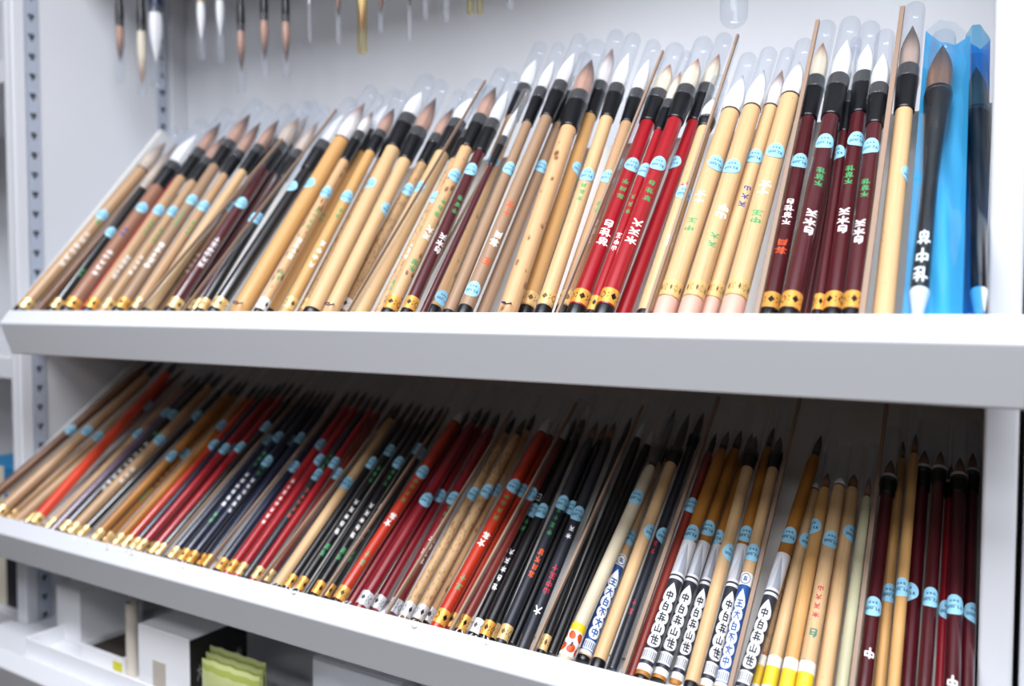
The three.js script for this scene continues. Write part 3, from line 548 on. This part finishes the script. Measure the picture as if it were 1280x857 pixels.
// ------------------------------------------------------------------ build the brushes
const nameOf = { lac: 'lacquered_brush', bamboo: 'bamboo_brush', spot: 'bamboo_brush', mott: 'bamboo_brush' };
const usedLabels = {};
for (const row of ROWS) {
  row.list.forEach((b, i) => {
    const s = row.placed[i], [, , , , , , kind, br, back, , text, band, footKind, opt = ''] = b;
    const o = new Set(opt.split(','));
    const g = thing(nameOf[KIND[kind][1]], '', 'paintbrush', s.P0);
    // frame: y along the brush, z towards the viewer's aisle
    const mid = s.B.clone().lerp(s.T, 0.4), z = CAM.clone().sub(mid); z.addScaledVector(s.ax, -z.dot(s.ax)).normalize();
    const x = new THREE.Vector3().crossVectors(s.ax, z);
    g.quaternion.setFromRotationMatrix(new THREE.Matrix4().makeBasis(x, s.ax, z));
    const f0 = s.foot, yH = f0 + s.hs, yC = f0 + s.cs, yT = f0 + s.L, r = s.r;
    // foot
    let hy = 0;
    if (footKind === 'k' || footKind === 'K') { const h = f0 + (footKind === 'K' ? 0.0055 : 0.0012); mesh('end_cap', lathe([[0, 0], [r * 0.8, 0], [r * 1.03, 0.0012], [r * 1.04, h - 0.001], [r * 0.9, h]], 18), M.blackCap, g); hy = h - 0.0008; }
    if (footKind === 'p') { const h = f0 + 0.011; mesh('end_cap', lathe([[0, 0], [r * 0.85, 0], [r * 1.02, 0.0015], [r * 1.02, h - 0.001], [r * 0.9, h]], 18), M.pinkCap, g); hy = h - 0.0008; }
    const twist = rr(-0.35, 0.35);
    const h = mesh('handle', handleGeo(r, hy, yH + (s.collar > 1 ? 0.003 : 0.0005), row.y0 && s.collar === 1 ? (br === 'W' ? 0.78 : 0.62) : 0.96), handleMat(kind, text), g); h.rotation.y = twist;
    if (band) {
      const key = band === 'gq' ? 'gp' : band, big = band === 'blue' || band === 'mk';
      const b0 = f0 + (footKind === 'K' ? 0.0062 : footKind === 'p' ? 0.0112 : big ? 0.004 : 0.0015), b1 = band === 'blue' ? b0 + 0.088 : band === 'mk' ? f0 + s.hs * 0.54 : band === 'koi' ? b0 + 0.026 : band === 'yel' ? b0 + 0.035 : b0 + (band === 'gq' ? 0.013 : 0.0125);
      const cyl = new THREE.CylinderGeometry(r * 1.012 + 0.0001, r * 1.012 + 0.0001, b1 - b0, 22, 1, true, band === 'gq' ? Math.PI - 1.15 : 0, band === 'gq' ? 2.3 : Math.PI * 2).translate(0, (b0 + b1) / 2, 0).rotateY(Math.PI);
      const bm = mesh(big ? 'wrap_label' : 'foil_band', cyl, BAND[key], h); bm.rotation.y = (big ? rr(-0.25, 0.25) : rr(-0.6, 0.6)) - twist;
      if (band === 'gq') bm.rotation.y = rr(-0.2, 0.2) - twist;
    }
    if (s.collar > 1) {
      const R = r * 1.26, L = yC - yH;
      const co = mesh('collar', lathe([[r * 0.98, yH], [r * 1.1, yH + 0.0005], [r * 1.13, yH + 0.002], [R * 0.96, yH + L * 0.45], [R, yH + L * 0.6], [R, yC - 0.0012], [R * 0.96, yC], [r * 0.8, yC]], 22), M.collar, g);
      if (o.has('r')) mesh('collar_ring', lathe([[R * 0.9, yC - 0.002], [R * 1.03, yC - 0.0018], [R * 1.03, yC + 0.0008], [R * 0.9, yC + 0.001]], 20), M.whiteRing, co);
    } else mesh('neck_ring', lathe((row.y0 ? (br === 'W' ? [0.74, 0.8, 0.8, 0.72] : [0.58, 0.65, 0.65, 0.56]) : [0.93, 0.985, 0.985, 0.9]).map((k, j) => [r * k, yC + [-0.0016, -0.0012, 0.0006, 0.0008][j]]), 20), M.neckThread, g);
    const slim = row.y0 && s.collar === 1 && br !== 'W';
    mesh('bristles', bristleGeo(s.collar > 1 ? r * (row.y0 ? 0.72 : 1.06) : r * (slim ? 0.6 : row.y0 ? 0.75 : 0.93), yC - 0.0005, yT, br), bristleMat, g);
    // clear protective tube over the bristles
    const capFoot = s.collar > 1 ? yC - (yC - yH) * 0.32 : yC + 0.0012;
    if (!(row.y0 && back > 0)) mesh('clear_cap', capGeo(s.collar > 1 ? r * 1.26 * 1.06 : r * 1.0, capFoot, f0 + s.capEnd), M.cap, g);
    if (s.st) {
      const R = Math.min(0.0074, r * 2.6), st = mesh('price_sticker', stickerGeo(s.hs - s.st < 0.004 ? r : r * 1.0, R), stickerMats[(i * 5 + (row.y0 ? 2 : 0)) % PRICES.length], h);
      st.position.y = f0 + s.st; const off = o.has('s1') ? 0.95 : o.has('s-1') ? -0.95 : o.has('s2') ? 1.5 : rr(-0.3, 0.3); st.rotation.y = off - twist;
    }
    if (o.has('f1')) { const st = mesh('price_sticker', stickerGeo(r, 0.0074), stickerMats[1], h); st.position.y = f0 + 0.014; st.rotation.y = 0.5 - twist; }
    if (footKind === 'v') { const th = mesh('hanging_loop', loopGeo(r, 0.8), M.purple, g); th.position.y = f0 + 0.006; th.rotation.y = rr(-0.5, 0.5); }
    if (o.has('l')) { const th = mesh('hanging_loop', loopGeo(r, rr(0.5, 0.9)), M.thread, g); th.position.y = f0 + rr(-0.001, 0.003); th.rotation.y = rr(-0.4, 0.4); }
    // description from its own look and its neighbours
    const kw = (j) => row.list[j] ? KIND[row.list[j][6]][2].replace(/ (lacquered|bamboo|wooden)$/, '') : null;
    const l = kw(i - 1), q = kw(i + 1);
    const inks = { g: 'green', w: 'white', o: 'orange', r: 'red', b: 'blue', k: 'dark', d: 'green' };
    const writ = text ? [...new Set(text.split(',').map((t) => inks[t[0]]))].slice(0, 2).join(' and ') + ' writing' : '';
    const extra = band === 'mk' ? 'silver wrap label' : band === 'blue' ? 'blue wrap label' : band === 'koi' ? 'orange and yellow foot label' : writ || (footKind === 'p' ? 'pink foot cap' : footKind === 'K' ? 'black foot cap' : footKind === 'v' ? 'purple thread' : br !== 'D' ? BRISTLE[br][3] + ' bristles' : band === 'yel' ? 'yellow foot band' : band ? 'shiny foot band' : 'plain foot');
    const near = l && q ? (l === q ? `between two ${l} ones` : `between ${l} and ${q} ones`) : `beside the ${l ?? q} one`;
    g.userData.label = `${KIND[kind][2]} brush, ${extra}, ${near}, ${row.where}`;
    (usedLabels[g.userData.label] ??= []).push(g);
    g.userData.group = `brushes on the ${row.where}`;
  });
}

// labels shared by exact look-alikes get one group of their own
for (const [l, gs] of Object.entries(usedLabels)) if (gs.length > 1) gs.forEach((g) => { g.userData.group = 'look-alike ' + l.split(',')[0] + 'es ' + l.split(', ').slice(-2).join(', '); });

// ------------------------------------------------------------------ dividers: clear sheets with a tan edging bar between the sections
for (const row of ROWS) for (const { B, T, w, bx } of row.bars) {
  const ax = T.clone().sub(B), L = ax.length(); ax.normalize();
  const z = row.n.clone().addScaledVector(ax, -row.n.dot(ax)).normalize(), x = new THREE.Vector3().crossVectors(ax, z);
  const left = KIND[(row.list.filter((b) => b[0] < bx).pop() ?? row.list[0])[6]][2], right = KIND[(row.list.find((b) => b[0] > bx) ?? row.list[row.list.length - 1])[6]][2];
  const g = thing('divider', `clear tan-edged divider between ${left} and ${right} brushes, ${row.where}`, 'divider', B, 'section dividers');
  g.quaternion.setFromRotationMatrix(new THREE.Matrix4().makeBasis(x, ax, z));
  mesh('edging_bar', rboxAt(-w / 2, w / 2, -0.002, L, -0.003, 0, 0.0003), M.tanEdge, g);
  mesh('clear_sheet', boxAt(-0.0004, 0.0004, 0.001, L - 0.001, -0.0075, -0.003), M.clear, g);
}

// ------------------------------------------------------------------ two large black brushes in blue plastic sleeves at the end of the upper shelf
{
  const row = ROWS[0], c0 = row.n.dot(V(0, LIPY, LIPZ)) - 0.013;
  const blue = new THREE.MeshPhysicalMaterial({ color: 0x45b2e4, roughness: 0.3, transmission: 0.15, thickness: 0, clearcoat: 0.5, clearcoatRoughness: 0.25 });
  const tint = new THREE.MeshPhysicalMaterial({ color: 0x86c8ea, roughness: 0.15, transmission: 1, thickness: 0, ior: 1.45 });
  const film = new THREE.MeshPhysicalMaterial({ color: 0xf2f9fd, roughness: 0.12, transmission: 1, thickness: 0, ior: 1.45 });
  const print = (() => { const [c, g] = canvas(256, 1024); g.fillStyle = '#0b0c12'; g.fillRect(0, 0, 256, 1024); g.strokeStyle = '#eeece8'; [9, 2, 8, 5].forEach((k, i) => glyph(g, k, 128, 700 + i * 74, 62, 50)); return new THREE.MeshPhysicalMaterial({ map: canvasTex(c), roughness: 0.4, clearcoat: 0.4, clearcoatRoughness: 0.3 }); })();
  const whiteTip = std(0xdfe6ea, 0.5);
  const sets = [
    { label: 'large black brush with flared neck in blue sleeve, white writing, by cream brush', off: 0, b: [1147, 391], h: [1173, 116], c: [1183, 41], r: [0.0052, 0.0046, 0.0090], cap: 0.0078, L: [[1128, 391], [1157, 40]], R: [[1203, 391], [1213, 45]] },
    { label: 'black brush half hidden in blue sleeve against the side panel', off: 0.008, b: [1224, 391], h: [1221, 140], c: [1224, 69], r: [0.0045, 0.0045, 0.0075], cap: 0.0066, L: [[1196, 391], [1207, 45]], R: [[1232, 391], [1238, 50]] },
  ];
  sets.forEach((s, k) => {
    const c = c0 - s.off, p = (q) => onPlane(q[0], q[1], row.n, c);
    const B = p(s.b), H = p(s.h), C = p(s.c), ax = H.clone().sub(B).normalize();
    const foot = (B.y - 0.0045) / ax.y - 0.004, P0 = B.clone().addScaledVector(ax, -foot);
    const g = thing('large_brush', s.label, 'paintbrush', P0, 'large brushes in blue sleeves');
    const z = row.n.clone().addScaledVector(ax, -row.n.dot(ax)).normalize(), x = new THREE.Vector3().crossVectors(ax, z);
    g.quaternion.setFromRotationMatrix(new THREE.Matrix4().makeBasis(x, ax, z));
    const yH = foot + B.distanceTo(H), yC = foot + B.distanceTo(C), [r0, r1, r2] = s.r, L = yH;
    const hg = lathe([[r0 * 0.9, 0.022], [r0, 0.03], [r1, L * 0.45], [r1 * 1.05, L * 0.6], [r1 * 1.35, L * 0.75], [r2 * 0.9, L * 0.9], [r2, L * 0.97], [r2 * 0.97, L], [r2 * 0.7, L]], 24);
    const pos = hg.attributes.position, uv = hg.attributes.uv; for (let i = 0; i < pos.count; i++) uv.setY(i, pos.getY(i) / L);
    mesh('handle', hg.rotateY(Math.PI), k ? handleMat('black', '') : print, g);
    mesh('foot_tip', lathe([[0, 0], [r0 * 0.35, 0], [r0 * 0.75, 0.014], [r0 * 1.05, 0.0245], [r0 * 1.0, 0.026]], 20), whiteTip, g);
    mesh('bristles', bristleGeo(r2 * 0.86, yH - 0.001, yH + (yC - yH) * 0.8, 'Y'), bristleMat, g);
    mesh('clear_cap', capGeo(s.cap * 1.1, yH - 0.004, yC), M.cap, g);
    // sleeve: blue back film and clear front film, joined along both edges
    const inv = new THREE.Matrix4().compose(g.position, g.quaternion, V(1, 1, 1)).invert();
    const Lb = p(s.L[0]), Lt = p(s.L[1]), Rb = p(s.R[0]), Rt = p(s.R[1]);
    for (const front of [0, 1]) {
      const nu = 18, nv = 26, P = [], uvs = [], I = [];
      for (let j = 0; j <= nv; j++) for (let i = 0; i <= nu; i++) {
        const u = i / nu, v = j / nv * 1.04 - 0.035, a = Lb.clone().lerp(Lt, v), b = Rb.clone().lerp(Rt, v), q = a.lerp(b, u);
        const bulge = Math.sin(Math.PI * u) * (front ? 0.0105 : -0.0095) + (front ? 0.0008 : -0.0008) * Math.sin(u * 17 + v * 9 + k) * Math.sin(Math.PI * u) + 0.0007 * Math.sin(v * 31 + u * 6) * Math.sin(Math.PI * u);
        q.addScaledVector(row.n, bulge); q.applyMatrix4(inv); P.push(q.x, q.y, q.z); uvs.push(u, v);
      }
      for (let j = 0; j < nv; j++) for (let i = 0; i < nu; i++) { const a = j * (nu + 1) + i; I.push(a, a + 1, a + nu + 1, a + 1, a + nu + 2, a + nu + 1); }
      const geo = new THREE.BufferGeometry(); geo.setAttribute('position', new THREE.Float32BufferAttribute(P, 3)); geo.setAttribute('uv', new THREE.Float32BufferAttribute(uvs, 2)); geo.setIndex(I); geo.computeVertexNormals();
      const m = mesh(front ? 'clear_film' : 'blue_film', geo, front ? (k ? tint : film) : blue, g);
    }
  });
}

// ------------------------------------------------------------------ brushes hanging from a rail in the upper compartment
{
  const ZH = -0.185, RAIL = 0.543;
  const rail = thing('hanging_rail', 'thin steel rail carrying the hanging brushes under the top shelf', 'rail', V(-0.486, RAIL, ZH));
  mesh('rod', new THREE.CylinderGeometry(0.003, 0.003, XR - XL - 0.016, 12).rotateZ(Math.PI / 2).translate((XL + XR) / 2 + 0.488, 0, 0), std(0xb9bcc0, 0.3, 0.8), rail);
  for (const x of [XL + 0.0066, XR - 0.0024]) mesh('bracket', boxAt(x - 0.002 + 0.486, x + 0.002 + 0.486, -0.008, 0.012, -0.008, 0.008), M.steel, rail);
  // [x, collar end y, bristle tip y, tube end y, width px, bristle, collar?, label]
  const HANG = [
    [151, 33, 79, 106, 11, 'B', 1, 'hanging black brush with brown bristles nearest the side panel'],
    [178, 39, 108, 121, 12, 'C', 1, 'hanging black brush with long cream bristles beside the thick white one'],
    [196, 16, 78, 112, 19, 'W', 1, 'thick hanging navy-collared brush with white bristles by the rear slotted upright'],
    [252, 5, 50, 75, 12, 'W', 0, 'hanging brush with short white bristles in a clear tube, beside its twin'],
    [276, 2, 45, 80, 12, 'W', 0, 'hanging brush with white bristles in a clear tube, next to brown-bristled one'],
    [302, 39, 90, 118, 11, 'B', 1, 'hanging black brush with brown bristles and clear tube beside two white ones'],
    [331, 26, 77, 96, 11, 'B', 1, 'hanging black brush with brown bristles, middle of three'],
    [358, 28, 80, 98, 11, 'B', 1, 'hanging black brush with brown bristles, beside the slim clear tube'],
    [387, -20, 8, 53, 6, 'W', 0, 'slim hanging brush with fine white tip inside a narrow clear tube'],
    [423, -8, 23, 55, 8, 'Y', 0, 'hanging brush with russet tip beside the yellowish tube'],
    [453, -40, 40, 69, 14, 'C', 0, 'hanging cream brush in a yellowish plastic tube'],
    [476, -8, 20, 42, 8, 'Y', 0, 'slim hanging brush with russet tip after the yellowish tube'],
    [512, -14, 11, 51, 7, 'Y', 0, 'slim hanging brush with barely visible russet tip and long clear tube'],
    [532, -40, -10, 25, 9, 'W', 0, 'short clear tube over a hanging brush, before a wider one'],
    [558, -40, -10, 27, 10, 'W', 0, 'wider clear tube over a hanging brush, after a narrow one'],
    [588, -40, -10, 20, 10, 'W', 0, 'clear tube over a hanging brush touching a small yellow tube'],
    [600, -40, -8, 19, 9, 'C', 0, 'small yellow tube over a hanging brush'],
    [638, -40, -10, 12, 10, 'W', 0, 'last small clear tube of the hanging row before the large tube'],
    [917, -60, -20, 37, 36, 'W', 0, 'large clear plastic tube hanging alone over the red brushes'],
  ];
  const handle = handleMat('black', ''), pale = handleMat('pale', '');
  for (const [px, yc, yt, ye, w, br, col, label] of HANG) {
    const T = onZ(px, ye, ZH), dep = depthOf(T), r = 0.5 * w * dep / F * (col ? 0.8 : 0.78), yC = onZ(px, yc, ZH).y, yT = onZ(px, yt, ZH).y, yE = T.y;
    const g = thing('hanging_brush', label, 'paintbrush', V(T.x, RAIL, ZH), 'brushes hanging from the rail');
    const flip = (geo) => geo.rotateX(Math.PI);                        // built upwards, hung downwards
    const len = RAIL - 0.012 - yC, top = 0.012;
    mesh('hanging_loop', new THREE.TorusGeometry(0.0062, 0.0006, 6, 18).rotateY(Math.PI / 2).translate(0, -0.003, 0), M.thread, g);
    mesh('handle', flip(handleGeo(r * 0.9, top - 0.002, top + len - (col ? 0.03 : 0.001))), col ? handle : pale, g);
    if (col) { const R = r * 1.12, y1 = top + len; mesh('collar', flip(lathe([[r * 0.9, y1 - 0.031], [r, y1 - 0.03], [R, y1 - 0.014], [R, y1 - 0.001], [R * 0.8, y1]], 18)), w > 15 ? std(0x1c2440, 0.35) : M.collar, g); }
    mesh('bristles', flip(bristleGeo(r * 0.98, RAIL - yC - 0.001, RAIL - yT, br)), bristleMat, g);
    mesh('clear_tube', flip(capGeo(r * 1.24, RAIL - yC - 0.008, RAIL - yE)), label.includes('yellow') ? (label.includes('yellowish tube') && !label.includes('cream') ? M.cap : M.yellowCap) : M.cap, g);
  }
}

// ------------------------------------------------------------------ goods on the shelf below
const DECK = -0.405 + 0.0037;
{
  const base = (px, z) => V(onZ(px, 800, z).x, DECK, z);
  // open white tray along the front
  const z0 = -0.028, a = onZ(31, 796, z0), x0 = a.x, x1 = -0.60, h = a.y - DECK, d = 0.19, t = 0.0022;
  const tray = thing('cardboard_tray', 'low open white cardboard tray holding small boxes under the lower shelf', 'tray', V(x0, DECK, z0));
  mesh('tray_base', boxAt(0, x1 - x0, 0, t, -d, 0), M.card, tray);
  mesh('tray_front', rboxAt(0, x1 - x0, t, h, -t, 0, 0.0008), M.card, tray);
  mesh('tray_back', rboxAt(0, x1 - x0, t, h, -d, -d + t, 0.0008), M.card, tray);
  for (const x of [0, x1 - x0 - t]) mesh('tray_side', rboxAt(x, x + t, t, h, -d + t, -t, 0.0008), M.card, tray);
  const D2 = DECK + 0.0024;
  const box = (name, label, cat, pxL, pxR, pyT, z, depth, mat, cut = 0) => {
    const A = onZ(pxL, pyT, z), Bx = onZ(pxR, pyT, z).x, g = thing(name, label, cat, V(A.x, D2, z)), W = Bx - A.x, H = A.y - D2;
    return { g, W, H, depth };
  };
  const whiteCard = std(0xe4e4e6, 0.7);
  { // tall white box
    const b = box('white_box', 'tall plain white carton standing at the left end of the tray', 'box', 70, 99, 731, -0.075, 0.10, whiteCard);
    mesh('carton', rboxAt(0, b.W, 0, b.H, -0.085, 0, 0.001), whiteCard, b.g);
    mesh('lid_flap', rboxAt(0.001, b.W - 0.001, b.H, b.H + 0.0012, -0.084, -0.002, 0.0004), whiteCard, b.g);
  }
  { // small open carton
    const b = box('open_carton', 'small open white carton with dark contents beside the tall carton', 'box', 101, 153, 803, -0.052, 0.07, whiteCard), t2 = 0.0012;
    mesh('front', rboxAt(0, b.W, 0, b.H, -t2, 0, 0.0005), whiteCard, b.g); mesh('back', rboxAt(0, b.W, 0, b.H, -0.07, -0.07 + t2, 0.0005), whiteCard, b.g);
    for (const x of [0, b.W - t2]) mesh('side', rboxAt(x, x + t2, 0, b.H, -0.07 + t2, -t2, 0.0005), whiteCard, b.g);
    mesh('contents', rboxAt(0.003, b.W - 0.003, 0.001, b.H * 0.72, -0.066, -0.004, 0.002), std(0x3a322b, 0.8), b.g);
    mesh('label', boxAt(b.W * 0.78, b.W - 0.0012, 0.004, b.H * 0.7, 0, 0.0005), std(0xc9c22e, 0.6), b.g);
  }
  { // rolled cream paper standing upright
    const A = onZ(165, 752, -0.060), r = 0.5 * 16 * depthOf(A) / F, H = A.y - D2;
    single('paper_roll', lathe([[r * 0.72, 0], [r, 0], [r, H * 0.5], [r * 0.98, H], [r * 0.72, H], [r * 0.7, H * 0.5], [r * 0.72, 0]], 24), std(0xd2c9bb, 0.85), 'upright cream paper roll between the open carton and the labelled box', 'paper roll', V(A.x, D2, -0.060));
  }
  { // white box with beige label and dark printed side
    const b = box('labelled_box', 'white carton with beige label in front and black printed side', 'box', 172, 236, 779, -0.040, 0.10, whiteCard);
    mesh('carton', rboxAt(0, b.W - 0.0008, 0, b.H, -0.075, 0, 0.001), whiteCard, b.g);
    mesh('front_label', boxAt(b.W * 0.30, b.W * 0.55, b.H * 0.12, b.H * 0.55, 0, 0.0006), std(0xb3aca0, 0.7), b.g);
    const [c, g2] = canvas(256, 128); g2.fillStyle = '#1a1a1c'; g2.fillRect(0, 0, 256, 128); g2.strokeStyle = '#8d8d8d'; for (let i = 0; i < 5; i++) glyph(g2, i + 4, 40 + i * 44, 66, 26, 26, false);
    mesh('side_panel', boxAt(b.W - 0.0008, b.W + 0.0004, 0.002, b.H - 0.001, -0.074, -0.001), new THREE.MeshStandardMaterial({ map: canvasTex(c), roughness: 0.6 }), b.g);
  }
  { // stack of green sachets standing in the tray
    const [c, g2] = canvas(128, 128); g2.fillStyle = '#c3c98a'; g2.fillRect(0, 0, 128, 128); g2.fillStyle = '#a3ad58'; g2.fillRect(0, 8, 128, 12); g2.fillStyle = '#e3e6c4'; for (let i = 0; i < 6; i++) { g2.beginPath(); g2.ellipse(20 + i * 18, 70 + (i % 3) * 14, 12, 8, 0.4, 0, 7); g2.fill(); }
    const mat = new THREE.MeshPhysicalMaterial({ map: canvasTex(c), roughness: 0.28, clearcoat: 0.7, clearcoatRoughness: 0.2 });
    for (let k = 0; k < 3; k++) {
      const z = -0.036 - k * 0.0135, A = onZ(253 + k * 5, 822 - k * 8, z), Bx = onZ(324 + k * 4, 822, z).x, W = Bx - A.x, H = A.y - D2, geo = new THREE.BoxGeometry(W, H, 0.010, 10, 10, 1), p = geo.attributes.position;
      for (let i = 0; i < p.count; i++) { const u = p.getX(i) / W + 0.5, v = p.getY(i) / H + 0.5, f = Math.sqrt(Math.max(0, Math.sin(Math.PI * u)) * Math.max(0, Math.sin(Math.PI * v))); p.setZ(i, p.getZ(i) * (0.08 + 0.92 * f) + 0.0005 * Math.sin(u * 21 + k) * f); p.setY(i, p.getY(i) + 0.0008 * Math.sin(u * 40)); }
      geo.computeVertexNormals();
      single('green_sachet', geo, mat, ['green plastic sachet at the front of the small upright stack', 'green plastic sachet in the middle of the upright stack', 'green plastic sachet at the back of the upright stack'][k], 'sachet', V((A.x + Bx) / 2, D2 + H / 2, z));
    }
  }
  { // large folded white carton further along, mostly in shade
    const A = onZ(300, 800, -0.11), g = thing('plain_carton', 'plain white carton standing directly beside the open tray', 'box', V(-0.596, DECK, -0.10));
    mesh('carton', rboxAt(0, 0.115, 0, 0.062, -0.075, 0, 0.0015), M.card, g); mesh('lid_flap', rboxAt(0, 0.115, 0.062, 0.0635, -0.075, -0.002, 0.0006), M.card, g);
    const B = onZ(470, 830, -0.10), g2 = thing('lidded_carton', 'low lidded white carton furthest along the shelf under the brushes', 'box', V(-0.47, DECK, -0.09));
    mesh('carton', rboxAt(0, 0.19, 0, 0.05, -0.11, 0, 0.0015), M.card, g2); mesh('lid', rboxAt(-0.001, 0.191, 0.05, 0.058, -0.111, 0.001, 0.001), M.card, g2);
  }
}

// ------------------------------------------------------------------ neighbouring bays
{
  const n2 = thing('neighbouring_shelving', 'white steel end panel of the next shelving bay beyond the right side', 'shelving', V(0.05, FLOOR, -0.12));
  mesh('side_panel', rboxAt(0.0130 - 0.05, 0.030 - 0.05, 0, 0.95 - FLOOR, -0.118, 0.036, 0.0025), M.steel, n2);
  for (const y of [0.0, -0.26]) mesh('shelf', rboxAt(0.0302 - 0.05, 0.5, y - FLOOR - 0.03, y - FLOOR, -0.118, 0.036, 0.002), M.steel, n2);
  const n3 = thing('far_shelving', 'white shelving bay beyond the left slotted upright holding coloured boxes', 'shelving', V(-1.45, FLOOR, -0.20));
  for (const y of [-0.41, -0.05, 0.35]) mesh('shelf', rboxAt(-0.3, 0.308, y - FLOOR - 0.03, y - FLOOR, -0.09, 0.1, 0.002), M.steel, n3);
  mesh('side_panel', rboxAt(-0.32, -0.3, 0, 0.95 - FLOOR, -0.09, 0.12, 0.002), M.steel, n3);
  mesh('back_panel', rboxAt(-0.3, 0.308, 0, 0.95 - FLOOR, -0.10, -0.09, 0.002), M.steel, n3);
  const items = [['blue_box', 'blue carton on top of tan carton in the far bay', 0x1f6f9e, -0.262, 0.055], ['tan_box', 'tan carton under the blue one in the far bay', 0xb58d58, -0.322, 0.06], ['black_box', 'black carton at the bottom of the far bay stack', 0x1b1d24, -0.4099, 0.0875]];
  for (const [name, label, col, y, h] of items) { const g = thing(name, label, 'box', V(-1.225, y, -0.175)); mesh('carton', rboxAt(-0.085, 0.085, 0, h - 0.0005, -0.06, 0.06, 0.0015), std(col, 0.6), g); mesh('tape', boxAt(-0.012, 0.012, 0.001, h - 0.001, 0.06, 0.0603), std(0xcfc7b5, 0.4), g); }
}

renderer.render(scene, camera);
